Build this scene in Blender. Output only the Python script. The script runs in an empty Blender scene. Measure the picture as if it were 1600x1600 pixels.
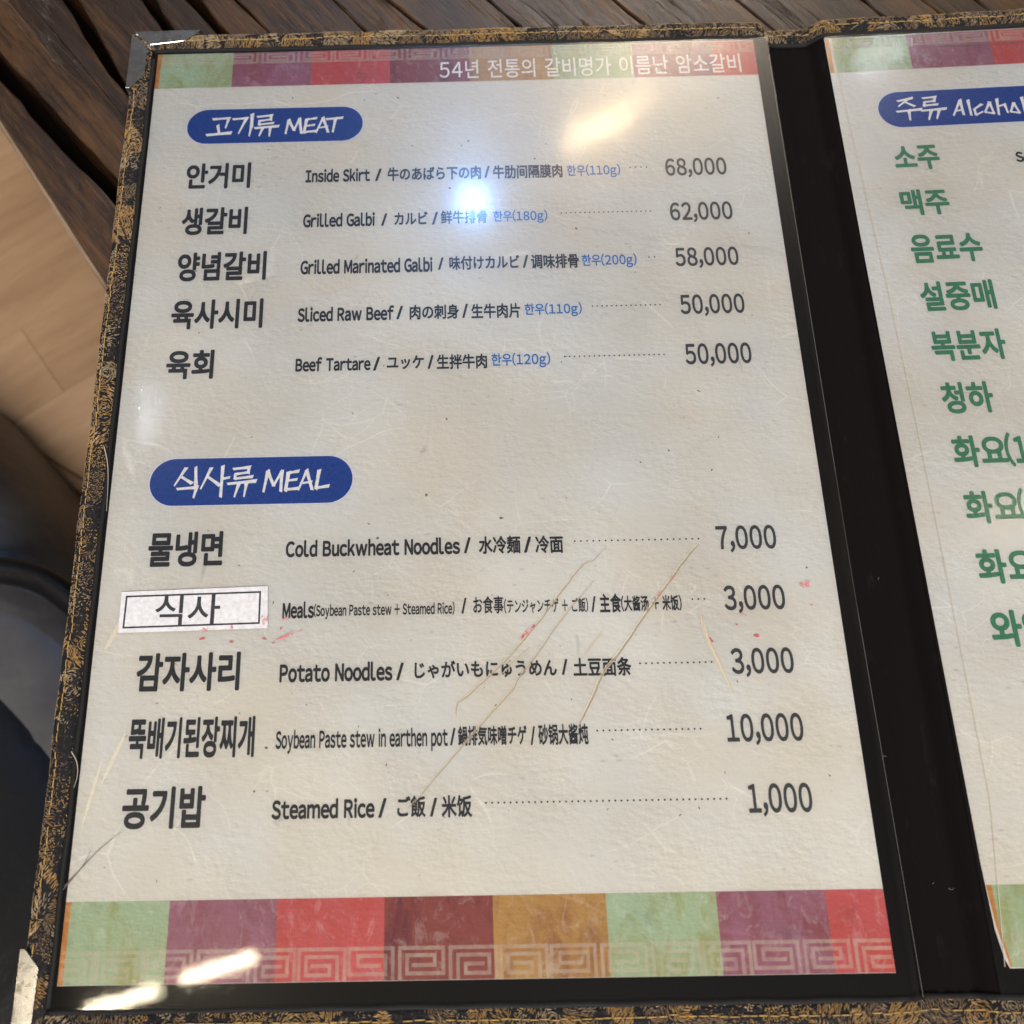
import bpy, bmesh, math, random
import numpy as np
from mathutils import Matrix, Vector
random.seed(7); rng = np.random.default_rng(7)
MM = 0.001
S = bpy.context.scene
COL = S.collection

# ---------------------------------------------------------------- camera
cam_data = bpy.data.cameras.new('camera')
cam = bpy.data.objects.new('camera', cam_data); COL.objects.link(cam)
cam_data.sensor_width = 36.0
cam_data.lens = 33.3
cam_data.shift_x = 0.0575
cam_data.clip_start = 0.01; cam_data.clip_end = 50
cam_data.dof.use_dof = True
cam_data.dof.focus_distance = 0.285
cam_data.dof.aperture_fstop = 16.0
M = Matrix(((0.9997632065, 0.0201088981, 0.0083164384, 0.10388856),
            (-0.0162858935, 0.9449052124, -0.3269386984, 0.03316145),
            (-0.0144326229, 0.3267258581, 0.9450089564, 0.2623951),
            (0, 0, 0, 1)))
cam.matrix_world = M
S.camera = cam

# ---------------------------------------------------------------- room light
W = bpy.data.worlds.new('World'); S.world = W; W.use_nodes = True
bg = W.node_tree.nodes['Background']
bg.inputs['Color'].default_value = (1.0, 0.93, 0.84, 1); bg.inputs['Strength'].default_value = 0.15

def lamp(x, y, z, sx, sy, radiance, color, rot=0.0, shape='RECTANGLE', aim=None):
    d = bpy.data.lights.new('lamp', 'AREA'); d.shape = shape; d.size = sx
    if shape in ('RECTANGLE', 'ELLIPSE'): d.size_y = sy
    area = sx * sy * (math.pi / 4 if shape in ('DISK', 'ELLIPSE') else 1)
    d.energy = radiance * area * math.pi; d.color = color
    o = bpy.data.objects.new('lamp', d); COL.objects.link(o); o.location = (x, y, z)
    if aim is not None:
        o.rotation_euler = (Vector(aim) - Vector((x, y, z))).to_track_quat('-Z', 'Y').to_euler()
    else:
        o.rotation_euler = (0, 0, rot)
    return o
WARM = (1.0, 0.80, 0.55); COOL = (0.62, 0.80, 1.0); NEUT = (1.0, 0.95, 0.88)
lamp(0.25, -1.15, 1.5, 1.5, 0.9, 15.3, (1.0, 0.95, 0.885), aim=(0.1, 0.15, 0))      # added soft main light behind the camera, no fixture seen
lamp(-1.9, 0.9, 1.4, 0.6, 0.9, 7.0, (1.0, 0.9, 0.78), aim=(0.1, 0.15, 0))  # added side fill, no fixture seen there
lamp(0.3, 2.9, 1.5, 1.6, 0.6, 0.5, (0.88, 0.94, 1.0), aim=(0.1, 0.15, 0))
lamp(0.14, 1.372, 1.5, 0.06, 0.06, 680.0, (0.20, 0.46, 1.0), shape='DISK')           # cool spot
lamp(0.44, 1.575, 1.5, 0.17, 0.014, 420.0, (1.0, 0.70, 0.36), rot=math.radians(26.5))  # warm tube
lamp(0.555, 1.65, 1.5, 0.05, 0.02, 90.0, (1.0, 0.66, 0.33), rot=math.radians(26.5))
lamp(-0.32, -0.165, 1.5, 0.13, 0.009, 260.0, (1.0, 0.85, 0.60), rot=math.radians(16))
lamp(-0.49, -0.22, 1.5, 0.14, 0.009, 260.0, (1.0, 0.85, 0.60), rot=math.radians(16))
lamp(-0.54, 0.87, 1.5, 0.018, 0.10, 85.0, (0.8, 0.88, 1.0))  # added lamp; imitates the cool spot's streak on bulged film
lamp(0.96, 1.69, 1.5, 0.12, 0.012, 230.0, (0.86, 0.93, 1.0), rot=math.radians(8))
lamp(1.06, 0.60, 1.5, 0.16, 0.06, 14.0, WARM)
lamp(0.66, 1.98, 1.5, 0.30, 0.10, 330.0, (1.0, 0.84, 0.62))
lamp(0.22, 2.02, 1.5, 0.26, 0.08, 75.0, (0.62, 0.74, 1.0))
#                          # lights the far table top

S.view_settings.view_transform = 'Standard'; S.view_settings.look = 'None'
S.view_settings.exposure = 0.0; S.view_settings.gamma = 1.0

# ---------------------------------------------------------------- measured data (all in millimetres on the menu)
ITEMS = [["안거미", "dish_name", "ink_dark", 0.016, 14.27, 35.39, 240.06, 249.79],
  ["Inside Skirt", "dish_description", "ink_dark", 0.022, 54.24, 75.57, 241.53, 246.46],
  ["/", "dish_description", "ink_dark", 0.01, 77.58, 79.45, 241.47, 246.16],
  ["牛のあばら下の肉", "dish_description", "ink_dark", 0.012, 81.68, 112.74, 241.34, 246.51],
  ["/", "dish_description", "ink_dark", 0.01, 114.07, 115.67, 241.75, 246.27],
  ["牛肋间隔膜肉", "dish_description", "ink_dark", 0.012, 116.94, 139.92, 241.21, 246.38],
  ["한우(110g)", "beef_note", "ink_blue", 0.0, 141.64, 159.25, 240.77, 246.0],
  ["68,000", "price", "ink_grey", 0.006, 174.49, 194.61, 240.06, 247.56],
  ["생갈비", "dish_name", "ink_dark", 0.016, 14.11, 35.31, 221.97, 231.97],
  ["Grilled Galbi", "dish_description", "ink_dark", 0.022, 54.06, 77.37, 223.82, 228.81],
  ["/", "dish_description", "ink_dark", 0.01, 79.74, 81.45, 223.73, 228.25],
  ["カルビ", "dish_description", "ink_dark", 0.012, 84.01, 94.73, 223.96, 228.64],
  ["/", "dish_description", "ink_dark", 0.01, 96.44, 98.14, 223.75, 228.42],
  ["鲜牛排骨", "dish_description", "ink_dark", 0.006, 99.25, 114.39, 223.9, 228.89],
  ["한우(180g)", "beef_note", "ink_blue", 0.0, 116.53, 134.11, 223.47, 228.45],
  ["62,000", "price", "ink_grey", 0.006, 174.49, 194.63, 222.43, 229.97],
  ["양념갈비", "dish_name", "ink_dark", 0.016, 14.09, 42.36, 204.45, 214.62],
  ["Grilled Marinated Galbi", "dish_description", "ink_dark", 0.022, 53.85, 96.15, 205.94, 211.04],
  ["/", "dish_description", "ink_dark", 0.01, 98.21, 99.76, 206.51, 210.87],
  ["味付けカルビ", "dish_description", "ink_dark", 0.012, 101.83, 124.21, 206.33, 211.25],
  ["/", "dish_description", "ink_dark", 0.01, 125.49, 127.1, 206.56, 211.13],
  ["调味排骨", "dish_description", "ink_dark", 0.012, 128.12, 143.31, 206.17, 211.26],
  ["한우(200g)", "beef_note", "ink_blue", 0.0, 144.46, 161.94, 205.86, 210.96],
  ["58,000", "price", "ink_grey", 0.006, 174.57, 194.6, 205.06, 212.54],
  ["육사시미", "dish_name", "ink_dark", 0.016, 13.5, 42.13, 186.95, 196.95],
  ["Sliced Raw Beef", "dish_description", "ink_dark", 0.022, 53.59, 83.83, 188.6, 193.51],
  ["/", "dish_description", "ink_dark", 0.01, 84.85, 86.68, 188.75, 193.3],
  ["肉の刺身", "dish_description", "ink_dark", 0.012, 89.03, 104.4, 188.48, 193.53],
  ["/", "dish_description", "ink_dark", 0.01, 105.67, 107.25, 188.74, 193.51],
  ["生牛肉片", "dish_description", "ink_dark", 0.012, 108.51, 123.81, 188.36, 193.41],
  ["한우(110g)", "beef_note", "ink_blue", 0.0, 125.33, 143.26, 188.41, 193.31],
  ["50,000", "price", "ink_grey", 0.006, 174.52, 194.49, 187.53, 195.09],
  ["육회", "dish_name", "ink_dark", 0.016, 13.38, 27.68, 169.43, 178.91],
  ["Beef Tartare", "dish_description", "ink_dark", 0.022, 53.57, 76.64, 171.06, 175.58],
  ["/", "dish_description", "ink_dark", 0.01, 77.7, 79.56, 170.81, 175.33],
  ["ユッケ", "dish_description", "ink_dark", 0.012, 81.92, 93.22, 171.08, 175.6],
  ["/", "dish_description", "ink_dark", 0.01, 94.59, 96.2, 171.04, 175.55],
  ["生拌牛肉", "dish_description", "ink_dark", 0.012, 97.42, 112.8, 170.79, 175.68],
  ["한우(120g)", "beef_note", "ink_blue", 0.0, 114.32, 132.41, 170.72, 175.78],
  ["50,000", "price", "ink_grey", 0.006, 174.4, 194.6, 169.81, 177.58],
  ["물냉면", "dish_name", "ink_dark", 0.016, 13.12, 34.38, 109.22, 119.13],
  ["Cold Buckwheat Noodles", "dish_description", "ink_dark", 0.022, 53.05, 103.26, 111.23, 115.98],
  ["/", "dish_description", "ink_dark", 0.01, 104.66, 106.39, 111.39, 115.89],
  ["水冷麺", "dish_description", "ink_dark", 0.012, 108.96, 120.77, 111.05, 116.13],
  ["/", "dish_description", "ink_dark", 0.01, 122.01, 123.89, 111.18, 115.75],
  ["冷面", "dish_description", "ink_dark", 0.012, 125.28, 133.12, 110.9, 115.98],
  ["7,000", "price", "ink_grey", 0.006, 177.65, 194.59, 110.1, 117.86],
  ["Meals", "dish_description", "ink_dark", 0.022, 52.83, 61.54, 93.19, 97.7],
  ["(Soybean Paste stew + Steamed Rice)", "dish_description", "ink_dark", 0.014, 61.67, 101.47, 92.7, 97.05],
  ["/", "dish_description", "ink_dark", 0.01, 103.55, 104.84, 93.59, 97.9],
  ["お食事", "dish_description", "ink_dark", 0.008, 106.88, 115.31, 93.46, 98.33],
  ["(テンジャンチゲ + ご飯)", "dish_description", "ink_dark", 0.008, 115.57, 139.26, 93.27, 97.44],
  ["/", "dish_description", "ink_dark", 0.01, 140.29, 141.44, 93.36, 97.66],
  ["主食", "dish_description", "ink_dark", 0.012, 142.68, 148.58, 93.06, 98.34],
  ["(大酱汤 + 米饭)", "dish_description", "ink_dark", 0.012, 148.7, 165.64, 93.25, 97.69],
  ["3,000", "price", "ink_grey", 0.006, 177.91, 194.82, 92.26, 99.97],
  ["감자사리", "dish_name", "ink_dark", 0.016, 13.03, 41.35, 73.4, 83.5],
  ["Potato Noodles", "dish_description", "ink_dark", 0.022, 52.81, 83.87, 75.19, 80.16],
  ["/", "dish_description", "ink_dark", 0.01, 85.21, 87.0, 75.17, 79.78],
  ["じゃがいもにゅうめん", "dish_description", "ink_dark", 0.012, 90.25, 129.46, 75.48, 80.09],
  ["/", "dish_description", "ink_dark", 0.01, 130.99, 132.45, 75.8, 79.92],
  ["土豆面条", "dish_description", "ink_dark", 0.012, 134.18, 150.03, 75.27, 80.19],
  ["3,000", "price", "ink_grey", 0.006, 177.93, 194.87, 74.32, 82.03],
  ["뚝배기된장찌개", "dish_name", "ink_dark", 0.016, 12.48, 46.45, 55.48, 65.7],
  ["Soybean Paste stew in earthen pot", "dish_description", "ink_dark", 0.014, 52.46, 99.0, 55.94, 61.97],
  ["/", "dish_description", "ink_dark", 0.01, 99.79, 101.09, 57.4, 61.72],
  ["鍋排気味噌チゲ", "dish_description", "ink_dark", 0.012, 101.92, 120.4, 57.17, 62.17],
  ["/", "dish_description", "ink_dark", 0.01, 121.56, 122.67, 57.14, 61.78],
  ["砂锅大酱炖", "dish_description", "ink_dark", 0.012, 123.65, 137.02, 57.0, 62.27],
  ["10,000", "price", "ink_grey", 0.006, 174.6, 195.04, 56.05, 64.04],
  ["공기밥", "dish_name", "ink_dark", 0.016, 12.56, 34.18, 37.43, 47.49],
  ["Steamed Rice", "dish_description", "ink_dark", 0.022, 52.29, 79.3, 39.15, 43.88],
  ["/", "dish_description", "ink_dark", 0.01, 80.57, 82.48, 39.07, 43.74],
  ["ご飯", "dish_description", "ink_dark", 0.012, 85.53, 92.84, 39.06, 44.22],
  ["/", "dish_description", "ink_dark", 0.01, 94.24, 95.89, 39.14, 43.63],
  ["米饭", "dish_description", "ink_dark", 0.012, 97.29, 105.11, 38.86, 44.2],
  ["1,000", "price", "ink_grey", 0.006, 178.27, 194.88, 37.75, 45.75],
  ["54년 전통의 갈비명가 이름난 암소갈비", "header_slogan", "ink_white", 0.004, 99.54, 204.34, 283.38, 291.56],
  ["식사", "sticker_word", "ink_dark", -0.004, 16.76, 34.92, 91.69, 100.42],
  ["소주", "drink_name", "ink_green", 0.016, 250.66, 264.91, 240.52, 249.62],
  ["맥주", "drink_name", "ink_green", 0.016, 249.95, 264.81, 222.74, 232.19],
  ["음료수", "drink_name", "ink_green", 0.016, 250.14, 271.93, 204.68, 214.79],
  ["설중매", "drink_name", "ink_green", 0.016, 250.1, 272.36, 187.19, 197.22],
  ["복분자", "drink_name", "ink_green", 0.016, 250.3, 272.22, 169.68, 179.68],
  ["청하", "drink_name", "ink_green", 0.016, 250.28, 264.94, 152.05, 161.89],
  ["화요", "drink_name", "ink_green", 0.016, 250.29, 265.43, 134.66, 144.19],
  ["(17)", "drink_name", "ink_green", 0.016, 265.41, 278.96, 134.41, 144.76],
  ["화요", "drink_name", "ink_green", 0.016, 250.48, 265.68, 117.16, 126.57],
  ["(25)", "drink_name", "ink_green", 0.016, 265.47, 279.49, 117.01, 127.08],
  ["화요", "drink_name", "ink_green", 0.016, 250.59, 266.38, 99.27, 108.8],
  ["(41)", "drink_name", "ink_green", 0.016, 267.05, 280.77, 99.64, 109.61],
  ["와인", "drink_name", "ink_green", 0.016, 250.78, 266.77, 81.27, 91.02],
  ["Soju", "drink_description", "ink_dark", 0.022, 289.72, 298.89, 240.4, 245.48]]
DOTS = [[162.67, 168.14, 244.45, 4],
  [138.83, 168.01, 227.03, 20],
  [166.08, 167.88, 209.43, 2],
  [146.73, 168.07, 191.83, 15],
  [136.98, 167.76, 174.18, 21],
  [136.63, 172.35, 114.25, 21],
  [168.85, 172.24, 96.38, 3],
  [152.62, 172.39, 78.47, 13],
  [139.6, 167.52, 60.46, 18],
  [108.94, 172.5, 42.23, 40]]
STROKES = {"meat": [[21.59, 268.37, 26.94, 268.73, 0.62, 0.55],
  [26.94, 268.73, 25.95, 264.69, 0.69, 0.34],
  [23.29, 265.61, 23.92, 262.23, 0.69, 0.55],
  [19.84, 261.76, 27.67, 262.46, 0.62, 0.82],
  [28.49, 268.17, 33.01, 268.55, 0.55, 0.62],
  [33.01, 268.55, 30.56, 262.21, 0.76, 0.34],
  [34.86, 270.03, 34.84, 265.28, 0.83, 0.69],
  [34.84, 265.28, 34.25, 261.09, 0.69, 0.34],
  [36.85, 268.95, 41.65, 269.49, 0.55, 0.62],
  [41.51, 269.49, 41.32, 267.63, 0.69, 0.55],
  [41.45, 267.8, 37.49, 267.23, 0.48, 0.55],
  [37.49, 267.23, 37.43, 265.63, 0.62, 0.55],
  [37.43, 265.71, 42.21, 266.25, 0.48, 0.55],
  [36.13, 264.23, 43.92, 264.85, 0.55, 0.69],
  [38.86, 264.49, 37.67, 261.0, 0.75, 0.34],
  [41.39, 264.67, 41.1, 260.73, 0.75, 0.34],
  [47.59, 267.28, 46.65, 261.74, 0.69, 0.41],
  [47.59, 267.28, 49.48, 263.0, 0.69, 0.55],
  [49.48, 263.0, 51.22, 267.68, 0.48, 0.55],
  [51.22, 267.68, 52.05, 261.76, 0.76, 0.55],
  [53.7, 267.44, 52.94, 261.9, 0.75, 0.55],
  [53.57, 267.36, 56.85, 267.86, 0.48, 0.62],
  [53.39, 264.66, 56.26, 265.0, 0.48, 0.55],
  [52.93, 262.07, 56.75, 262.46, 0.55, 0.62],
  [59.32, 267.95, 57.1, 261.95, 0.55, 0.41],
  [59.32, 267.95, 61.13, 262.0, 0.69, 0.55],
  [57.94, 263.77, 60.8, 264.19, 0.41, 0.48],
  [60.58, 267.32, 65.79, 267.77, 0.55, 0.62],
  [63.66, 267.66, 62.77, 261.95, 0.75, 0.41]], "meal": [[21.9, 139.38, 18.91, 134.01, 0.66, 0.3],
  [20.79, 136.71, 23.8, 134.73, 0.48, 0.72],
  [24.88, 139.63, 25.28, 134.06, 0.54, 0.72],
  [19.89, 132.84, 25.58, 133.23, 0.48, 0.66],
  [25.57, 133.35, 24.86, 130.08, 0.77, 0.36],
  [29.47, 139.21, 26.8, 132.82, 0.66, 0.3],
  [28.69, 136.53, 32.21, 133.91, 0.48, 0.72],
  [32.97, 139.78, 32.86, 130.29, 0.66, 0.54],
  [33.1, 135.8, 35.04, 136.2, 0.54, 0.48],
  [36.32, 138.87, 40.97, 139.34, 0.48, 0.66],
  [40.85, 139.35, 40.7, 137.62, 0.66, 0.54],
  [40.75, 137.74, 36.9, 137.19, 0.48, 0.54],
  [36.9, 137.19, 36.8, 135.78, 0.6, 0.54],
  [36.8, 135.78, 41.85, 136.31, 0.48, 0.6],
  [34.87, 134.17, 42.88, 134.89, 0.48, 0.72],
  [38.14, 134.35, 36.96, 130.07, 0.77, 0.3],
  [40.39, 134.56, 39.8, 130.14, 0.77, 0.3],
  [46.55, 137.87, 45.54, 131.53, 0.72, 0.42],
  [46.55, 137.87, 48.43, 133.37, 0.72, 0.54],
  [48.43, 133.37, 50.74, 137.78, 0.48, 0.54],
  [50.74, 137.78, 50.64, 131.67, 0.72, 0.54],
  [52.73, 137.35, 52.06, 131.77, 0.77, 0.6],
  [52.55, 137.23, 55.52, 137.74, 0.48, 0.66],
  [52.41, 134.8, 55.14, 135.13, 0.48, 0.54],
  [52.05, 131.96, 55.72, 132.32, 0.53, 0.65],
  [58.14, 137.87, 55.91, 131.94, 0.54, 0.36],
  [58.14, 137.87, 59.89, 131.98, 0.72, 0.54],
  [56.62, 133.89, 59.58, 134.27, 0.42, 0.48],
  [61.85, 137.79, 61.07, 132.2, 0.72, 0.6],
  [61.06, 132.33, 64.61, 132.82, 0.53, 0.65]], "drink": [[255.51, 268.52, 260.28, 269.51, 0.48, 0.64],
  [258.93, 269.12, 255.47, 266.36, 0.58, 0.32],
  [257.82, 267.97, 260.56, 266.17, 0.42, 0.58],
  [254.57, 264.12, 262.53, 264.63, 0.47, 0.69],
  [258.55, 264.41, 258.32, 260.53, 0.79, 0.37],
  [264.02, 269.2, 268.19, 269.54, 0.48, 0.58],
  [268.08, 269.55, 267.49, 267.75, 0.63, 0.53],
  [267.57, 267.88, 264.26, 267.55, 0.48, 0.48],
  [264.26, 267.55, 263.82, 265.96, 0.58, 0.53],
  [263.85, 266.09, 268.26, 266.35, 0.47, 0.58],
  [262.74, 264.01, 270.67, 264.44, 0.47, 0.68],
  [265.94, 264.07, 264.52, 260.28, 0.79, 0.32],
  [268.63, 264.3, 267.21, 260.51, 0.79, 0.32],
  [276.03, 267.61, 272.88, 261.49, 0.58, 0.37],
  [276.03, 267.61, 276.19, 261.68, 0.68, 0.52],
  [274.01, 263.29, 276.12, 263.56, 0.42, 0.42],
  [278.63, 267.31, 278.64, 261.26, 0.68, 0.47],
  [282.72, 265.42, 280.04, 263.58, 0.63, 0.42],
  [280.04, 263.58, 280.21, 261.16, 0.52, 0.52],
  [280.21, 261.16, 282.55, 262.35, 0.47, 0.37],
  [285.49, 266.05, 283.35, 262.16, 0.68, 0.42],
  [283.35, 262.16, 286.16, 261.45, 0.42, 0.52],
  [286.16, 261.45, 285.49, 266.05, 0.42, 0.63],
  [288.16, 267.23, 287.64, 260.95, 0.68, 0.47],
  [288.2, 264.27, 290.34, 264.94, 0.42, 0.52],
  [290.34, 264.94, 290.71, 261.56, 0.63, 0.37],
  [293.36, 265.28, 291.7, 261.77, 0.63, 0.42],
  [291.7, 261.77, 294.52, 261.19, 0.42, 0.52],
  [294.52, 261.19, 293.36, 265.28, 0.42, 0.57],
  [296.43, 267.37, 296.34, 261.34, 0.68, 0.47]]}
PILLS = {"meat": [12.72, 72.97, 258.17, 272.54], "meal": [11.42, 71.88, 127.58, 142.5], "drink": [248.52, 308.34, 257.62, 272.39]}

# ---------------------------------------------------------------- material helpers
class N:
    def __init__(s, name):
        s.m = bpy.data.materials.new(name); s.m.use_nodes = True
        s.t = s.m.node_tree; s.n = s.t.nodes; s.l = s.t.links
        s.b = s.n['Principled BSDF']; s.out = s.n['Material Output']
        s.tc = s.n.new('ShaderNodeTexCoord').outputs['Object']
    def new(s, typ, **kw):
        n = s.n.new('ShaderNode' + typ)
        for k, v in kw.items():
            if k in n.inputs: 
                if hasattr(v, 'is_linked') or isinstance(v, bpy.types.NodeSocket): s.l.new(v, n.inputs[k])
                else: n.inputs[k].default_value = v
            else: setattr(n, k, v)
        return n
    def map(s, scale=(1, 1, 1), rot=(0, 0, 0), loc=(0, 0, 0), vec=None):
        n = s.new('Mapping'); n.inputs['Scale'].default_value = scale; n.inputs['Rotation'].default_value = rot; n.inputs['Location'].default_value = loc
        s.l.new(vec or s.tc, n.inputs['Vector']); return n.outputs[0]
    def noise(s, scale, vec=None, detail=4, rough=0.55, dist=0.0):
        n = s.new('TexNoise'); n.inputs['Scale'].default_value = scale; n.inputs['Detail'].default_value = detail
        n.inputs['Roughness'].default_value = rough; n.inputs['Distortion'].default_value = dist
        s.l.new(vec or s.tc, n.inputs['Vector']); return n.outputs['Fac']
    def vor(s, scale, vec=None, feature='F1', out='Distance', rand=1.0):
        n = s.new('TexVoronoi'); n.feature = feature; n.inputs['Scale'].default_value = scale; n.inputs['Randomness'].default_value = rand
        s.l.new(vec or s.tc, n.inputs['Vector']); return n.outputs[out]
    def math(s, op, a, b=None, c=None, clamp=False):
        n = s.new('Math'); n.operation = op; n.use_clamp = clamp
        for i, v in enumerate((a, b, c)):
            if v is None: continue
            if isinstance(v, (int, float)): n.inputs[i].default_value = v
            else: s.l.new(v, n.inputs[i])
        return n.outputs[0]
    def rng(s, v, a, b, c=0.0, d=1.0):
        n = s.new('MapRange'); s.l.new(v, n.inputs[0])
        for i, x in enumerate((a, b, c, d)): n.inputs[i + 1].default_value = x
        return n.outputs[0]
    def ramp(s, v, stops):
        n = s.new('ValToRGB'); e = n.color_ramp.elements
        while len(e) < len(stops): e.new(0.5)
        for k, (p, c) in enumerate(stops): e[k].position = p; e[k].color = (*c, 1)
        s.l.new(v, n.inputs[0]); return n.outputs[0]
    def mix(s, f, a, b, mode='MIX'):
        n = s.new('Mix'); n.data_type = 'RGBA'; n.blend_type = mode
        for i, v in ((0, f), (6, a), (7, b)):
            if isinstance(v, (int, float)): n.inputs[i].default_value = v
            elif isinstance(v, tuple): n.inputs[i].default_value = (*v, 1) if len(v) == 3 else v
            else: s.l.new(v, n.inputs[i])
        return n.outputs[2]
    def bump(s, h, strength=0.5, dist=0.0005, normal=None):
        n = s.new('Bump'); n.inputs['Strength'].default_value = strength; n.inputs['Distance'].default_value = dist
        s.l.new(h, n.inputs['Height'])
        if normal is not None: s.l.new(normal, n.inputs['Normal'])
        return n.outputs[0]
    def set(s, **kw):
        for k, v in kw.items():
            k = k.replace('_', ' ')
            i = s.b.inputs[k]
            if isinstance(v, bpy.types.NodeSocket): s.l.new(v, i)
            elif isinstance(v, tuple): i.default_value = (*v, 1) if len(v) == 3 and len(i.default_value) == 4 else v
            else: i.default_value = v
        return s.m

def hanji(s, base, amount=1.0, stain=None):
    """Printed picture of handmade paper: embossed lumps, pale long fibres, brownish clouds."""
    v1 = s.map((0.62, 1.0, 1.0), rot=(0, 0, 0.12)); v2 = s.map((0.62, 1.0, 1.0), rot=(0, 0, 0.12), loc=(0.0002, 0.00042, 0))
    a = s.noise(620, v1, 5, 0.66); b = s.noise(620, v2, 5, 0.66)
    em = s.math('MULTIPLY', s.math('MULTIPLY', s.math('SUBTRACT', a, b), 0.55 * amount), s.rng(s.noise(55, None, 3), .35, .65, .4, 1.35))
    lw = s.noise(16, None, 3, 0.6)
    lum = s.math('ADD', em, s.rng(lw, 0.35, 0.65, -0.06, 0.06))
    grain = s.rng(s.noise(2600, None, 1, 0.5), 0.2, 0.8, -0.05, 0.05)
    lum = s.math('ADD', lum, grain)
    # long pale fibres
    wv = s.new('VectorMath'); wv.operation = 'ADD'
    nz = s.new('TexNoise'); nz.inputs['Scale'].default_value = 22; nz.inputs['Detail'].default_value = 2; s.l.new(s.tc, nz.inputs['Vector'])
    sc = s.new('VectorMath'); sc.operation = 'SCALE'; sc.inputs['Scale'].default_value = 0.03; s.l.new(nz.outputs['Color'], sc.inputs[0])
    s.l.new(s.tc, wv.inputs[0]); s.l.new(sc.outputs[0], wv.inputs[1])
    for scale, w, k in ((19, 0.011, 0.17), (37, 0.012, 0.13), (71, 0.02, 0.13)):
        mp = s.map((1.0, 1.7, 1), rot=(0, 0, 0.6 + scale), vec=wv.outputs[0])
        e = s.vor(scale, mp, 'DISTANCE_TO_EDGE')
        f = s.math('MULTIPLY', s.rng(e, w, 0.0, 0, 1), s.rng(s.noise(34, mp, 2), 0.53, 0.61, 0, k * min(amount, 1)))
        f2 = s.math('MULTIPLY', s.rng(e, w * 1.9, w * 0.9, 0, 1), s.rng(s.noise(30, mp, 2), 0.5, 0.7, 0, 0.05 * amount))
        lum = s.math('ADD', lum, s.math('SUBTRACT', f, f2))
    fl = s.math('MULTIPLY', s.rng(s.vor(150, s.map((1, 2.2, 1), rot=(0, 0, 0.7))), 0.16, 0.05, 0, 1), s.rng(s.noise(60), 0.50, 0.60, 0, 0.20))
    tick = s.map((1, 0.16, 1), rot=(0, 0, -0.9), vec=wv.outputs[0])
    fl = s.math('ADD', fl, s.math('MULTIPLY', s.rng(s.vor(120, tick), 0.10, 0.03, 0, 1), s.rng(s.noise(44, s.map(loc=(5, 2, 0))), 0.54, 0.60, 0, 0.22)))
    lum = s.math('SUBTRACT', lum, fl)
    gain = s.math('ADD', lum, 1.0)
    col = base if isinstance(base, bpy.types.NodeSocket) else s.mix(s.rng(s.noise(24, None, 4), 0.35, 0.65), tuple(c * k for c, k in zip(base, (0.99, 0.955, 0.90))), tuple(min(1, c * k) for c, k in zip(base, (1.01, 1.03, 1.06))))
    if stain:
        col = s.mix(s.math('MULTIPLY', s.rng(s.noise(60, s.map((1.6, 0.7, 1)), 5, 0.68, 1.0), 0.47, 0.66), 0.8), col, stain)
        col = s.mix(s.math('MULTIPLY', s.rng(s.noise(150, s.map((1.2, 0.8, 1), rot=(0, 0, .4), loc=(1, 2, 3)), 5, 0.7, 1.5), 0.54, 0.70), 0.45), col, tuple(min(1, c * .55 + .34) for c in base))
        col = s.mix(s.math('MULTIPLY', s.rng(s.noise(110, s.map((1, 1, 1), loc=(4, 2, 3)), 4, 0.6, .5), 0.40, 0.28), 0.5), col, tuple(c * .6 for c in base))
    comb = s.new('CombineColor'); 
    for i in range(3): s.l.new(gain, comb.inputs[i])
    col = s.mix(1.0, col, comb.outputs[0], 'MULTIPLY')
    h = s.noise(700, v1, 3)
    return s.set(Base_Color=col, Roughness=0.55, Specular_IOR_Level=0.3, Normal=s.bump(h, 0.02, 0.0002))

MAT = {}
MAT['paper'] = hanji(N('paper'), (0.645, 0.630, 0.588))
MAT['paper_edge'] = N('paper_edge').set(Base_Color=(0.60, 0.50, 0.36), Roughness=0.6)
PATCH = {'green': ((0.36, 0.46, 0.315), (0.30, 0.30, 0.10)), 'purple': ((0.31, 0.13, 0.195), (0.24, 0.06, 0.07)), 'red': ((0.49, 0.095, 0.10), (0.48, 0.07, 0.06)),
         'maroon': ((0.24, 0.055, 0.05), (0.12, 0.018, 0.03)), 'gold': ((0.42, 0.24, 0.075), (0.26, 0.10, 0.04)), 'orange': ((0.55, 0.24, 0.06), (0.4, 0.15, 0.05))}
for k, (a, b) in PATCH.items(): MAT[k] = hanji(N('print_' + k), a, 1.15, b)
def ink(name, c, r=0.5):
    s = N(name); g = s.rng(s.noise(900, None, 2), 0.3, 0.7)
    return s.set(Base_Color=s.mix(g, c, tuple(min(1, x * 1.25 + 0.008) for x in c)), Roughness=r, Specular_IOR_Level=0.3)
MAT['ink_dark'] = ink('ink_dark', (0.020, 0.021, 0.026)); MAT['ink_grey'] = ink('ink_grey', (0.040, 0.042, 0.050))
MAT['ink_blue'] = ink('ink_blue', (0.010, 0.13, 0.42)); MAT['ink_green'] = ink('ink_green', (0.045, 0.185, 0.105))
MAT['ink_white'] = ink('ink_white', (0.74, 0.72, 0.70)); MAT['badge_blue'] = ink('badge_blue', (0.008, 0.045, 0.235))
MAT['badge_rim'] = ink('badge_rim', (0.62, 0.62, 0.72)); MAT['sticker_paper'] = ink('sticker_paper', (0.45, 0.45, 0.48))
MAT['red_stain'] = ink('red_stain', (0.38, 0.05, 0.07)); MAT['fleck'] = ink('fleck', (0.15, 0.12, 0.085))
s = N('key_print'); tr = s.new('BsdfTransparent'); mx = s.new('MixShader'); s.set(Base_Color=(0.80, 0.68, 0.56), Roughness=0.6)
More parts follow.
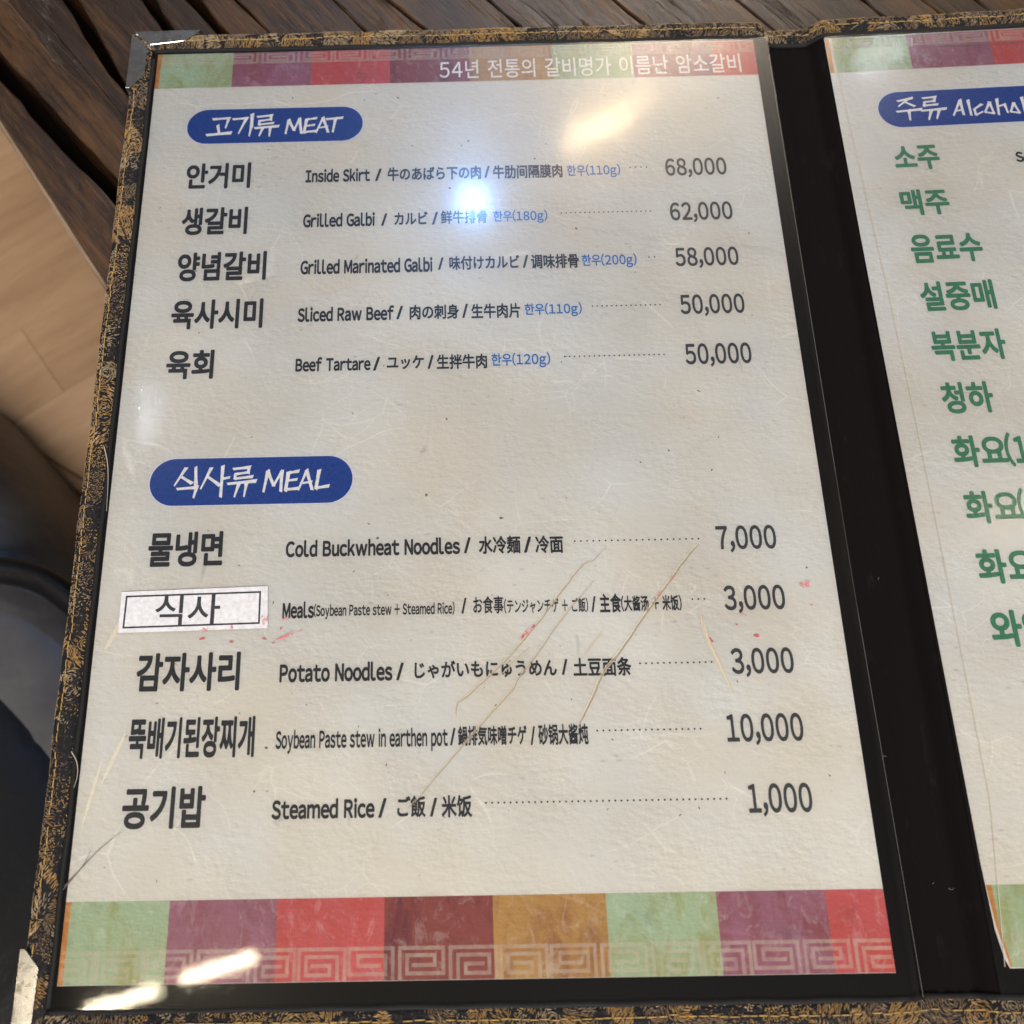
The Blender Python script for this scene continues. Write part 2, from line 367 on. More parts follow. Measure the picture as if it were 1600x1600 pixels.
s.l.new(s.rng(s.noise(260, None, 3), 00.3, 0.7, 0.18, 0.42), mx.inputs[0]); s.l.new(tr.outputs[0], mx.inputs[1]); s.l.new(s.b.outputs[0], mx.inputs[2]); s.l.new(mx.outputs[0], s.out.inputs['Surface'])
MAT['key_print'] = s.m
s = N('red_smear'); tr = s.new('BsdfTransparent'); mx = s.new('MixShader'); s.set(Base_Color=(0.55, 0.12, 0.16), Roughness=0.5)
s.l.new(s.rng(s.noise(900, None, 4, .7), 0.42, 0.62, 0.0, 0.8), mx.inputs[0]); s.l.new(tr.outputs[0], mx.inputs[1]); s.l.new(s.b.outputs[0], mx.inputs[2]); s.l.new(mx.outputs[0], s.out.inputs['Surface'])
MAT['red_smear'] = s.m
s = N('painted_glint'); tr = s.new('BsdfTransparent'); mx = s.new('MixShader'); s.set(Base_Color=(0.80, 0.68, 0.46), Roughness=0.4)  # pale see-through colour that paints highlights on the film
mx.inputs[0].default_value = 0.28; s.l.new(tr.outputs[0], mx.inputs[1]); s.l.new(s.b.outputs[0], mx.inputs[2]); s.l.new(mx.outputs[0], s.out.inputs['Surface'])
MAT['painted_glint'] = s.m

def film_material():
    s = N('clear_film')
    fr = s.new('Fresnel'); fr.inputs['IOR'].default_value = 1.5
    t = s.new('BsdfTransparent'); t.inputs['Color'].default_value = (1, 1, 1, 1)
    bm = s.bump(s.noise(1500, None, 2, .5), 0.015, 0.00005)
    scr = s.map((1, 14, 1), rot=(0, 0, 1.1)); bm = s.bump(s.noise(260, scr, 4, .7), 0.02, 0.00008, bm)
    bm = s.bump(s.noise(14, None, 2), 0.03, 0.0006, bm)
    sep = s.new('SeparateXYZ'); s.l.new(s.tc, sep.inputs[0])
    g1 = s.new('BsdfGlossy'); s.l.new(s.math('MULTIPLY', s.rng(sep.outputs[1], 0.010, 0.08, 0.03, 0.09), s.rng(s.noise(1100, None, 2), .35, .65, .7, 1.6)), g1.inputs['Roughness']); s.l.new(bm, g1.inputs['Normal'])
    g2 = s.new('BsdfGlossy'); g2.inputs['Roughness'].default_value = 0.36; s.l.new(bm, g2.inputs['Normal'])
    g3 = s.new('BsdfGlossy'); g3.inputs['Roughness'].default_value = 0.235; s.l.new(bm, g3.inputs['Normal'])
    m0 = s.new('MixShader'); s.l.new(s.rng(sep.outputs[1], 0.01, 0.08, 0.20, 0.58), m0.inputs[0]); s.l.new(g1.outputs[0], m0.inputs[1]); s.l.new(g3.outputs[0], m0.inputs[2])
    mg = s.new('MixShader'); mg.inputs[0].default_value = 0.13; s.l.new(m0.outputs[0], mg.inputs[1]); s.l.new(g2.outputs[0], mg.inputs[2])
    mx = s.new('MixShader'); s.l.new(s.math('ADD', s.math('MULTIPLY', fr.outputs[0], 0.95), 0.0), mx.inputs[0]); s.l.new(t.outputs[0], mx.inputs[1]); s.l.new(mg.outputs[0], mx.inputs[2])
    s.l.new(mx.outputs[0], s.out.inputs['Surface']); return s.m
MAT['film'] = film_material()
MAT['film_edge'] = N('film_edge').set(Base_Color=(0.07, 0.07, 0.068), Roughness=0.3)
MAT['crease'] = N('crease').set(Base_Color=(0.27, 0.22, 0.165), Roughness=0.45)  # brown also paints the thin shadow line of a crease
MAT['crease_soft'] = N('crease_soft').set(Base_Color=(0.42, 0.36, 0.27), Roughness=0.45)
s = N('black_lining'); MAT['lining'] = s.set(Base_Color=s.mix(s.rng(s.noise(220, s.map((1, .25, 1)), 4, .7), .6, .8), (0.005, 0.004, 0.004), (0.011, 0.009, 0.008)), Roughness=0.9, Specular_IOR_Level=0.04, Normal=s.bump(s.noise(1600), 0.3, 0.0002))
s = N('black_binding'); MAT['binding'] = s.set(Base_Color=(0.003, 0.003, 0.004), Roughness=0.7, Specular_IOR_Level=0.3, Normal=s.bump(s.noise(900), 0.4, 0.0003))
s = N('brocade_ground'); MAT['brocade'] = s.set(Base_Color=s.mix(s.rng(s.noise(1400), .5, .75), (0.006, 0.006, 0.008), (0.035, 0.03, 0.028)), Roughness=0.8, Specular_IOR_Level=0.2, Normal=s.bump(s.vor(2200), 0.6, 0.0002))
def thread(name, c, r=0.42):
    s = N(name); return s.set(Base_Color=s.mix(s.rng(s.noise(500), .3, .7), tuple(x * .55 for x in c), c), Roughness=r, Specular_IOR_Level=0.5, Sheen_Weight=0.2)
MAT['thread_gold'] = thread('thread_gold', (0.31, 0.175, 0.050)); MAT['thread_pale'] = thread('thread_pale', (0.30, 0.22, 0.13)); MAT['thread_brown'] = thread('thread_brown', (0.15, 0.092, 0.045))
MAT['stitch'] = thread('stitch_thread', (0.42, 0.26, 0.06)); MAT['lint'] = N('lint').set(Base_Color=(0.40, 0.36, 0.30), Roughness=0.6)
MAT['dark_hair'] = N('dark_hair').set(Base_Color=(0.07, 0.06, 0.055), Roughness=0.6)
s = N('scuffed_metal'); sc1 = s.noise(300, s.map((1, 1, 1)), 5, .7)
MAT['metal'] = s.set(Base_Color=s.mix(s.rng(sc1, .52, .68), (0.52, 0.515, 0.51), (0.28, 0.25, 0.20)), Metallic=1.0, Roughness=s.rng(sc1, .35, .7, .14, .34), Normal=s.bump(s.noise(120, None, 5, .6), 0.07, 0.0005))

def wood(name, angle, cols, scale=1.0, rough=(0.3, 0.5), bump=0.8, fine=0.0):
    s = N(name)
    oi = s.new('ObjectInfo'); off = s.new('VectorMath'); off.operation = 'ADD'
    cmb = s.new('CombineXYZ'); s.l.new(s.math('MULTIPLY', oi.outputs['Random'], 3.7), cmb.inputs[0]); s.l.new(s.math('MULTIPLY', oi.outputs['Random'], 9.1), cmb.inputs[2])
    s.l.new(s.tc, off.inputs[0]); s.l.new(cmb.outputs[0], off.inputs[1])
    rotv = s.map(rot=(0, 0, -angle), vec=off.outputs[0])
    g = s.noise(70 * scale, s.map((0.17, 1, 1), vec=rotv), 7, .70, 0.35)
    f = s.noise(480 * scale, s.map((0.10, 1, 1), vec=rotv), 5, .75, .2)
    cl = s.noise(14 * scale, s.map((0.5, 1, 1), vec=rotv), 3)
    t = s.math('ADD', s.math('MULTIPLY', g, .55), s.math('ADD', s.math('MULTIPLY', f, .25), s.math('MULTIPLY', cl, .25)))
    col = s.ramp(t, [(0.38, cols[0]), (0.52, cols[1]), (0.64, cols[2])])
    cr = s.rng(s.noise(95 * scale, s.map((0.055, 1, 1), loc=(3, 1, 2), vec=rotv), 4, .6, .3), .60, .635)
    crack = s.math('MULTIPLY', cr, s.rng(s.noise(20 * scale, s.map((.4, 1, 1), vec=rotv), 2), .42, .52))
    il = s.noise(60 * scale, s.map((0.07, 1, 1), loc=(7, 3, 1), vec=rotv), 5, .6, .4)
    iso = s.math('MULTIPLY', s.rng(s.math('ABSOLUTE', s.math('SUBTRACT', il, .5)), .010, .003), s.rng(s.noise(26 * scale, s.map((.35, 1, 1), loc=(1, 9, 1), vec=rotv), 2), .48, .54))
    crack = s.math('MAXIMUM', crack, iso)
    if bump > 0.5: col = s.mix(crack, col, tuple(c * .12 for c in cols[0]))
    h = s.math('SUBTRACT', s.math('ADD', s.math('MULTIPLY', g, .22), s.math('MULTIPLY', f, .50)), s.math('MULTIPLY', crack, 1.2))
    return s.set(Base_Color=col, Roughness=s.rng(f, .3, .7, *rough), Specular_IOR_Level=0.36, Normal=s.bump(h, bump, 0.0016 / scale))
TA = math.radians(-52)
MAT['table_wood'] = wood('dark_table_wood', TA, ((0.0035, 0.0014, 0.0005), (0.017, 0.0070, 0.0022), (0.066, 0.029, 0.0075)), rough=(.33, .50), bump=.42)
MAT['table_trim'] = wood('worn_table_edge', TA, ((0.05, 0.03, 0.018), (0.16, 0.11, 0.07), (0.26, 0.19, 0.13)), bump=.4)
MAT['dark_gap'] = N('dark_gap').set(Base_Color=(0.004, 0.0025, 0.002), Specular_IOR_Level=0.02, Roughness=0.9)
MAT['floor_wood'] = wood('pale_floor_wood', math.radians(36), ((0.27, 0.16, 0.090), (0.36, 0.225, 0.132), (0.43, 0.28, 0.175)), scale=.30, rough=(.35, .5), bump=.1)
MAT['riser_wood'] = wood('dark_riser_wood', math.radians(-32), ((0.016, 0.006, 0.003), (0.03, 0.012, 0.006), (0.05, 0.022, 0.012)), scale=.4, bump=.2)
s = N('grey_bag_cloth'); MAT['bag_grey'] = s.set(Base_Color=s.mix(s.rng(s.noise(12), .35, .65), (0.030, 0.030, 0.036), (0.066, 0.063, 0.066)), Roughness=0.42, Normal=s.bump(s.noise(30, None, 3), .4, .006))
s = N('black_bag_cloth'); MAT['bag_black'] = s.set(Base_Color=(0.0035, 0.0035, 0.0042), Specular_IOR_Level=0.25, Roughness=0.45, Normal=s.bump(s.noise(40), .4, .004))

# ---------------------------------------------------------------- object helpers
def link(name, me, mat=None, parent=None, **props):
    if mat is not None:
        for m in (mat if isinstance(mat, (list, tuple)) else [mat]): me.materials.append(MAT[m])
    o = bpy.data.objects.new(name, me); COL.objects.link(o)
    if parent is not None: o.parent = parent
    for k, v in props.items(): o[k] = v
    return o
def mesh(name, vs, fs, mi=None, smooth=False):
    me = bpy.data.meshes.new(name); me.from_pydata([tuple(float(c) * MM for c in v) for v in vs], [], [tuple(f) for f in fs])
    if mi is not None: me.polygons.foreach_set('material_index', mi)
    if smooth: me.polygons.foreach_set('use_smooth', [True] * len(fs))
    me.update(); return me
def empty(name, loc, **props):
    o = bpy.data.objects.new(name, None); COL.objects.link(o); o.location = loc; o.empty_display_size = 0.02
    for k, v in props.items(): o[k] = v
    return o
TILT = 0.038
def zr(x): return TILT * (x - 235.0)                      # right cover leans up from the spine
def flat(x): return 0.0
def slab(poly, z0, z1, zf=flat, bev=0.0):
    """closed prism of a flat polygon, optional chamfered top"""
    n = len(poly); a = sum(poly[i][0] * poly[(i + 1) % n][1] - poly[(i + 1) % n][0] * poly[i][1] for i in range(n))
    if a < 0: poly = poly[::-1]
    bot = [(x, y, z0 + zf(x)) for x, y in poly]
    if bev <= 0:
        top = [(x, y, z1 + zf(x)) for x, y in poly]; vs = bot + top; rings = 2
    else:
        ins = []
        for i in range(n):
            p0, p1, p2 = Vector(poly[i - 1]), Vector(poly[i]), Vector(poly[(i + 1) % n])
            d1 = (p1 - p0).normalized(); d2 = (p2 - p1).normalized(); n1 = Vector((-d1.y, d1.x)); n2 = Vector((-d2.y, d2.x)); b = n1 + n2
            b = b / max(0.3, b.dot(n1)) if b.length > 1e-6 else n1
            q = p1 + b * bev; ins.append((q.x, q.y))
        vs = bot + [(x, y, z1 - bev + zf(x)) for x, y in poly] + [(x, y, z1 + zf(x)) for x, y in ins]; rings = 3
    fs = [tuple(range(n))[::-1], tuple(range((rings - 1) * n, rings * n))]
    for r in range(rings - 1):
        for i in range(n):
            j = (i + 1) % n; fs.append((r * n + i, r * n + j, (r + 1) * n + j, (r + 1) * n + i))
    return vs, fs
def merge(parts):
    V, F = [], []
    for vs, fs in parts:
        k = len(V); V += list(vs); F += [tuple(i + k for i in f) for f in fs]
    return V, F
def ribbon(pts, w, z, zf=flat, taper=True, h=0.0):
    """thin strip along a line; h > 0 gives it a ridge"""
    vs, fs = [], []; n = len(pts)
    for i, (x, y) in enumerate(pts):
        a = Vector(pts[max(0, i - 1)]); b = Vector(pts[min(n - 1, i + 1)]); d = (b - a).normalized(); nn = Vector((-d.y, d.x))
        t = i / (n - 1); ww = w * (min(1, 3.2 * t + .25, 3.2 * (1 - t) + .25) if taper else 1) / 2
        vs += [(x + nn.x * ww, y + nn.y * ww, z + zf(x)), (x, y, z + h + zf(x)), (x - nn.x * ww, y - nn.y * ww, z + zf(x))]
        if i: k = 3 * i; fs += [(k - 3, k - 2, k + 1, k), (k - 2, k - 1, k + 2, k + 1)]
    return vs, fs
def smooth_line(pts, n=6, jit=0.0):
    P = np.array(pts, float); out = []
    for i in range(len(P) - 1):
        p0, p1, p2, p3 = P[max(0, i - 1)], P[i], P[i + 1], P[min(len(P) - 1, i + 2)]
        for k in range(n):
            t = k / n; q = 0.5 * ((2 * p1) + (-p0 + p2) * t + (2 * p0 - 5 * p1 + 4 * p2 - p3) * t * t + (-p0 + 3 * p1 - 3 * p2 + p3) * t ** 3)
            out.append(tuple(q + (rng.normal(0, jit, len(q)) if jit else 0)))
    out.append(tuple(P[-1])); return out
def tube(pts, r, seg=6, close=True):
    P = [Vector(p) for p in pts]; vs, fs = [], []
    for i, p in enumerate(P):
        d = (P[min(i + 1, len(P) - 1)] - P[max(0, i - 1)]).normalized()
        u = d.cross(Vector((0, 0, 1))); u = u.normalized() if u.length > 1e-5 else Vector((1, 0, 0)); v = u.cross(d)
        rr = r(i / (len(P) - 1)) if callable(r) else r
        for k in range(seg):
            a = 2 * math.pi * k / seg; q = p + u * math.cos(a) * rr + v * math.sin(a) * rr; vs.append(tuple(q))
        if i:
            for k in range(seg):
                j = (k + 1) % seg; b = (i - 1) * seg; fs.append((b + k, b + j, b + seg + j, b + seg + k))
    fs.append(tuple(range(seg))[::-1]); fs.append(tuple(range(len(vs) - seg, len(vs)))); return vs, fs

# ---------------------------------------------------------------- table (dark planks laid on the slant)
table = empty('table', (0, 0, 0), label='dark brown plank table with black gaps under the open menu', category='table')
E0 = np.array([-55.8, 276.0]); E1 = np.array([-11.4, 208.4]); ed = (E1 - E0) / np.linalg.norm(E1 - E0); en = np.array([-ed[1], ed[0]])
if en[0] < 0: en = -en
TD = np.array([math.cos(TA), math.sin(TA)]); TN = np.array([-TD[1], TD[0]])
def clip(poly, p, n):
    out = []
    for i in range(len(poly)):
        a, b = np.array(poly[i], float), np.array(poly[(i + 1) % len(poly)], float); da, db = (a - p) @ n, (b - p) @ n
        if da >= 0: out.append(tuple(a))
        if da * db < 0: out.append(tuple(a + (b - a) * da / (da - db)))
    return out
def joint(pts, jit=.25):
    P = [np.array(p, float) for p in pts]
    L = [P[0] - TD * 700] + P + [P[-1] + TD * 900]; out = []
    for i in range(len(L) - 1):
        k = max(2, int(np.linalg.norm(L[i + 1] - L[i]) / 6)) if 0 < i < len(L) - 2 else 30
        for j in range(k): out.append(tuple(L[i] + (L[i + 1] - L[i]) * j / k + TN * rng.normal(0, jit)))
    out.append(tuple(L[-1])); return out
def off(pts, d): return [tuple(np.array(p) + TN * d) for p in pts]
G1L = [(-58.2, 293.4), (-33.9, 263.6), (-12.6, 240.6)]; G1U = [(-60.0, 306.3), (-30.3, 271.1), (-12.5, 250.3)]
G2L = [(-40.0, 329.9), (-26.3, 306.7), (-11.3, 284.2)]; G2U = [(-33.8, 329.7), (-23.3, 311.1), (-10.4, 285.2)]
G3L = [(-10.4, 328.9), (-0.5, 313.1)]; G3U = [(-5.4, 328.7), (3.5, 313.0)]
G4L = [(6.5, 328.4), (18.3, 312.5)]; G4U = [(11.8, 328.2), (22.5, 312.4)]
seams = [[(24.6, 327.8), (37.9, 311.9)], [(61.6, 325.7), (72.2, 312.6)], [(80.7, 326.0), (93.9, 312.2)], [(118, 325), (129, 311.5)], [(163, 324), (174.5, 311)],
         [(208, 322.5), (219, 309.5)], [(254.7, 320.4), (260.8, 312.1)], [(276.0, 319.7), (281.8, 312.9)], [(295.2, 319.1), (300.9, 312.0)]]
edges = [(None, G1L), (G1U, G2L), (G2U, G3L), (G3U, G4L), (G4U, off(seams[0], -.35))]
for i in range(len(seams) - 1): edges.append((off(seams[i], .35), off(seams[i + 1], -.35)))
last = seams[-1]
for k in range(14):
    nxt = off(last, 38); edges.append((off(last, .35), off(nxt, -.35))); last = nxt
ZT = -5.5
for a, b in edges:
    A = [tuple(np.array(p) - TN * 120) for p in joint(b, 0)] if a is None else joint(a); B = joint(b)
    poly = clip(A + B[::-1], E0, en)
    if len(poly) < 3: continue
    vs, fs = slab(poly, ZT - 14, ZT + rng.normal(0, .12), bev=0.45)
    link('plank', mesh('plank', vs, fs), 'table_wood', table)
far = 900
sub = clip([tuple(E0 - ed * far), tuple(E0 + ed * far * 1.4), tuple(E0 + ed * far * 1.4 + en * far), tuple(E0 - ed * far + en * far)], E0, en)
vs, fs = slab([tuple(np.array(p) + en * 0) for p in sub], ZT - 36, ZT - 14.2); link('substrate', mesh('substrate', vs, fs), 'dark_gap', table)
tp = [tuple(E0 - ed * 700 - en * 1.7), tuple(E0 + ed * 900 - en * 1.7), tuple(E0 + ed * 900 - en * .1), tuple(E0 - ed * 700 - en * .1)]
vs, fs = slab(tp, ZT - 34, ZT - .6, bev=.3); link('edge_band', mesh('edge_band', vs, fs), 'table_trim', table)
for q in (E0 - ed * 350 + en * 60, E0 + ed * 700 + en * 60):
    vs, fs = slab([tuple(q + ed * a + en * b) for a, b in ((-30, -30), (30, -30), (30, 30), (-30, 30))], -329.9, ZT - 36.2, bev=2); link('leg', mesh('leg', vs, fs), 'table_trim', table)

# ---------------------------------------------------------------- raised floor, step, lower floor
FZ = -330.0; F0 = np.array([-210.6, 295.7]); F1 = np.array([-151.5, 258.9]); fd = (F1 - F0) / np.linalg.norm(F1 - F0); fn = np.array([-fd[1], fd[0]])
if fn[1] < 0: fn = -fn
plat = [tuple(F0 - fd * 900), tuple(F0 + fd * 1100), tuple(F0 + fd * 1100 + fn * 1300), tuple(F0 - fd * 900 + fn * 1300)]
vs, fs = slab(plat, -700, FZ - 12.2); floor = link('raised_floor', mesh('raised_floor', vs, fs), 'riser_wood', None, kind='structure')
BA = math.radians(36); bd = np.array([math.cos(BA), math.sin(BA)]); bn = np.array([-bd[1], bd[0]]); base = np.array([-171.0, 332.6])
for i in range(-12, 18):
    s0 = (i * 211) % 420
    for j in range(-4, 5):
        q0 = base + bn * (i * 62) + bd * (j * 420 + s0 - 420 * (i == 0 and 0))
        if i == 0: q0 = base + bd * (j * 420)
        poly = [tuple(q0 + bd * .1 + bn * .1), tuple(q0 + bd * 419.9 + bn * .1), tuple(q0 + bd * 419.9 + bn * 61.9), tuple(q0 + bd * .1 + bn * 61.9)]
        poly = clip(clip(clip(poly, F0 + fn * 8, fn), F0 - fd * 890, fd), F0 + fd * 1090, -fd)
        if len(poly) < 3: continue
        c = np.mean(poly, 0)
        if c[0] > 620 or c[1] > 1250: continue
        vs, fs = slab(poly, FZ - 12, FZ, bev=.25); link('floor_board', mesh('floor_board', vs, fs), 'floor_wood', floor)
vs, fs = slab([tuple(F0 - fd * 890 - fn * 3), tuple(F0 + fd * 1090 - fn * 3), tuple(F0 + fd * 1090 + fn * 7.5), tuple(F0 - fd * 890 + fn * 7.5)], FZ - 20, FZ + .5, bev=2)
link('floor_nosing', mesh('floor_nosing', vs, fs), 'floor_wood', floor)
link('floor', mesh('floor', *slab([(-2000, -1500), (2000, -1500), (2000, 2000), (-2000, 2000)], -712, -702)), 'floor_wood', None, kind='structure')

# ---------------------------------------------------------------- bag beside the table
bag = empty('bag', (-0.26, 0.09, -0.70), label='blurred grey and black bag with a curved black strap beside the table', category='bag')
def lump(name, c, size, rot, mat, par, pw=0.55, wob=.03, seed=0):
    bm = bmesh.new(); bmesh.ops.create_uvsphere(bm, u_segments=48, v_segments=32, radius=1)
    f = lambda v: math.copysign(abs(v) ** pw, v)
    for v in bm.verts:
        x, y, z = f(v.co.x), f(v.co.y), f(v.co.z)
        w = 1 + wob * (math.sin(5 * x + seed) * math.cos(4 * y + 1) + .6 * math.sin(9 * z + 3 * y + seed))
        v.co = Vector((x * size[0] * w, y * size[1] * w, z * size[2] * w)) * MM
    bmesh.ops.rotate(bm, verts=bm.verts, cent=(0, 0, 0), matrix=Matrix.Rotation(rot, 3, 'Z'))
    bmesh.ops.translate(bm, verts=bm.verts, vec=Vector(c) * MM - par.location)
    me = bpy.data.meshes.new(name); bm.to_mesh(me); bm.free(); me.polygons.foreach_set('use_smooth', [True] * len(me.polygons))
    return link(name, me, mat, par)
lump('body', (-197, 84, -455), (235, 146, 243), math.radians(-49), 'bag_grey', bag, .36)
lump('pocket', (-158, -8, -450), (190, 150, 249), math.radians(-49), 'bag_black', bag, .55, .03, 2)
def rel(pts, par): return [tuple(Vector(p) - par.location / MM) for p in pts]
vs, fs = tube(rel(smooth_line([(-200, 150, -206), (-165, 167, -204), (-137, 168, -204), (-114, 163, -204), (-96, 152, -204), (-78, 135, -208), (-50, 100, -240)], 8), bag), 7, 12)
link('strap', mesh('strap', vs, fs, smooth=True), 'bag_black', bag)

# ---------------------------------------------------------------- the menu folder
menu = empty('menu_folder', (0, 0, -0.0055), label='open restaurant menu with gold and black brocade edges lying on the dark table', category='menu')
def mpart(name, me, mat, parent=menu, **kw):
    o = link(name, me, mat, parent, **kw)
    o.location = (0, 0, 0.0055) if parent is menu else (0, 0, 0)
    return o
def zoff(x):
    a = np.clip((x - 212.0) / 6.0, 0, 1); b = np.clip((x - 229.0) / 6.5, 0, 1); a = a * a * (3 - 2 * a); b = b * b * (3 - 2 * b)
    return -4.1 * (a - b) + max(0.0, TILT * (x - 235.0))
vs, fs = slab([(-8.6, -12.6), (212, -12.6), (212, 304.8), (-8.6, 304.8)], -5.0, -.55, bev=.3); mpart('cover_board', mesh('cover_board', vs, fs), 'lining')
vs, fs = slab([(236.5, -12.6), (452.5, -12.6), (452.5, 304.8), (236.5, 304.8)], -5.0, -.55, zr, bev=.3); mpart('cover_board', mesh('cover_board', vs, fs), 'lining')
xs = list(np.linspace(-3, 210, 6)) + list(np.linspace(211, 237, 27)) + list(np.linspace(245, 447, 6)); V = []; F = []
for i, x in enumerate(xs):
    for y in np.linspace(-7.5, 300.5, 30): V.append((x, y, zoff(x) - .38 + (.16 * math.sin(y * .09 + x) + .22 * math.sin(x * 1.9 + .6 * math.sin(y * .03)) if 214.5 < x < 232 else 0)))
    if i:
        for j in range(29): k = (i - 1) * 30 + j; F.append((k, k + 30, k + 31, k + 1))
mpart('spine_lining', mesh('spine_lining', V, F, smooth=True), 'lining')

# brocade border: swept rounded roll with embroidery threads laid over it
PROF = np.array([(8.6, -5.2), (9.15, -3.4), (9.1, -1.2), (8.5, .15), (7.2, .95), (5.4, 1.25), (3.8, 1.05), (2.7, .55), (2.2, -.3)])
pl_ = np.r_[0, np.cumsum(np.linalg.norm(np.diff(PROF, axis=0), axis=1))]; PLEN = pl_[-1]
def prof(u, lift=0.0):
    d = u * PLEN; n = np.interp(d, pl_, PROF[:, 0]); z = np.interp(d, pl_, PROF[:, 1])
    n2 = np.interp(d + .1, pl_, PROF[:, 0]); z2 = np.interp(d + .1, pl_, PROF[:, 1]); n1 = np.interp(d - .1, pl_, PROF[:, 0]); z1 = np.interp(d - .1, pl_, PROF[:, 1])
    t = np.array([n2 - n1, z2 - z1]); t /= np.linalg.norm(t) + 1e-9; nn = np.array([-t[1], t[0]]) * -1
    if nn[1] < -0.2: nn = -nn
    return n + nn[0] * lift, z + nn[1] * lift
class Side:
    def __init__(s, kind, a, b): s.kind, s.a, s.b = kind, a, b
    def at(s, p, u, lift=0.0):
        n, z = prof(u, lift); wob = .28 * math.sin(p * .11) + .16 * math.sin(p * .31 + 1)
        n += wob * .5; z += .10 * math.sin(p * .23)
        if s.kind == 'left': return (-n + .2, p, z)
        if s.kind == 'right': return (445 + n, p, z + zr(445 + n))
        if s.kind == 'top': return (p, 296.9 + n, z + zoff(p))
        return (p, -4.0 - n, z + zoff(p))
SIDES = [Side('left', -13.2, 305.8), Side('top', -8.9, 454), Side('bottom', -8.9, 454), Side('right', -13.2, 305.8)]
def brocade(sd):
    ps = np.arange(sd.a, sd.b + .01, 1.5); us = np.linspace(0, 1, 13); V, F = [], []
    for i, p in enumerate(ps):
        for u in us: V.append(sd.at(p, u))
        if i:
            for j in range(12): k = (i - 1) * 13 + j; F.append((k, k + 13, k + 14, k + 1) if sd.kind in ('left', 'bottom') else (k, k + 1, k + 14, k + 13))
    b = mpart('brocade_border', mesh('brocade_border', V, F, smooth=True), 'brocade')
    return b
def threads(sd, parent):
    L = sd.b - sd.a; dense = {'left': .66, 'top': .86, 'bottom': .78, 'right': .8}[sd.kind]
    nc = int(L / 2.2); cs = rng.uniform(sd.a, sd.b, nc); cu = rng.uniform(0, PLEN, nc); typ = rng.choice(5, nc, p=[.20, .22, .28, .18, .12] if sd.kind != 'left' else [.14, .20, .28, .18, .20])
    ang = rng.uniform(0, math.pi, nc); colr = rng.choice(3, nc, p=[.45, .22, .33]); dn = rng.uniform(.55, 1.0, nc) * dense
    V, F, MI = [], [], []
    p = sd.a + 1
    while p < sd.b - 1:
        u = .3
        while u < PLEN - .4:
            pp = p + rng.uniform(-.35, .35); uu = u + rng.uniform(-.16, .16)
            d = (cs - pp) ** 2 + ((cu - uu) * 1.15) ** 2; o = np.argsort(d)[:2]; c = o[0]; gap = math.sqrt(d[o[1]]) - math.sqrt(d[c])
            t = typ[c]; k = colr[c]
            if gap < .38 or t == 4 and rng.random() < .8 or rng.random() > dn[c]: u += .33; continue
            vx, vy = pp - cs[c], uu - cu[c]
            if t == 0: a = ang[c] + (math.atan2(vy, vx) - ang[c]) * .5; ln = 1.15; w = .22
            elif t == 1: a = ang[c] + .25 * math.sin(vx * 1.5); ln = 1.25; w = .25
            elif t == 2: a = ang[c] + (math.pi / 2 if (int(pp / .9) + int(uu / .9)) % 2 else 0); ln = .62; w = .24
            elif t == 3: a = math.atan2(vy, vx) + math.pi / 2; ln = 1.1; w = .22
            else: a = rng.uniform(0, math.pi); ln = .7; w = .18
            a += rng.normal(0, .16); ln *= rng.uniform(.7, 1.25)
            ca, sa = math.cos(a), math.sin(a); kk = len(V)
            for q, lf, ww in ((-.5, .03, .5), (-.2, .17, 1), (.2, .18, 1), (.5, .03, .5)):
                cx, cy = pp + ca * ln * q, uu + sa * ln * q
                for side, l2 in ((1, -.05), (0, .07), (-1, -.05)):
                    x, y = cx - sa * w * .5 * ww * side, cy + ca * w * .5 * ww * side
                    V.append(sd.at(min(max(x, sd.a), sd.b), min(max(y, .02), PLEN - .02) / PLEN, lf + l2))
            m = k if rng.random() < .8 else rng.integers(0, 3)
            for r in range(3):
                b = kk + r * 3; F += [(b, b + 3, b + 4, b + 1), (b + 1, b + 4, b + 5, b + 2)]; MI += [m, m]
            u += .33
        p += .62 
    mpart('embroidery', mesh('embroidery', V, F, MI), ['thread_gold', 'thread_pale', 'thread_brown'], parent, kind='stuff')
    V, F = [], []; p = sd.a + 4; uc = .60 if sd.kind == 'left' else .74
    while p < sd.b - 5:
        ln = rng.uniform(1.7, 2.6); j = rng.normal(0, .008)
        if rng.random() < .93:
            pts = [sd.at(p + ln * q, uc + j + .004 * math.sin(p), lf) for q, lf in ((0, .02), (.15, .30), (.5, .36), (.85, .30), (1, .02))]
            v, f = tube(pts, .16, 5); k = len(V); V += v; F += [tuple(i + k for i in g) for g in f]
        p += ln + rng.uniform(.15, .6)
    mpart('stitching', mesh('stitching', V, F, smooth=True), 'stitch', parent, kind='stuff')
for sd in SIDES:
    b = brocade(sd)
    if sd.kind != 'right': threads(sd, b)
# black binding cord between brocade and pages
def bind(pts):
    vs, fs = tube(pts, .85, 8); mpart('binding', mesh('binding', vs, fs, smooth=True), 'binding')
bind([(-1.55 + .15 * math.sin(y * .2), y, -.05) for y in np.arange(-5, 298.5, 4)])
bind([(x, 298.55 + .12 * math.sin(x * .3), zoff(x) - .1) for x in np.arange(-1.5, 447, 1.5)])
bind([(x, -6.05 + .1 * math.sin(x * .3), zoff(x) - .1) for x in np.arange(-1.5, 447, 1.5)])

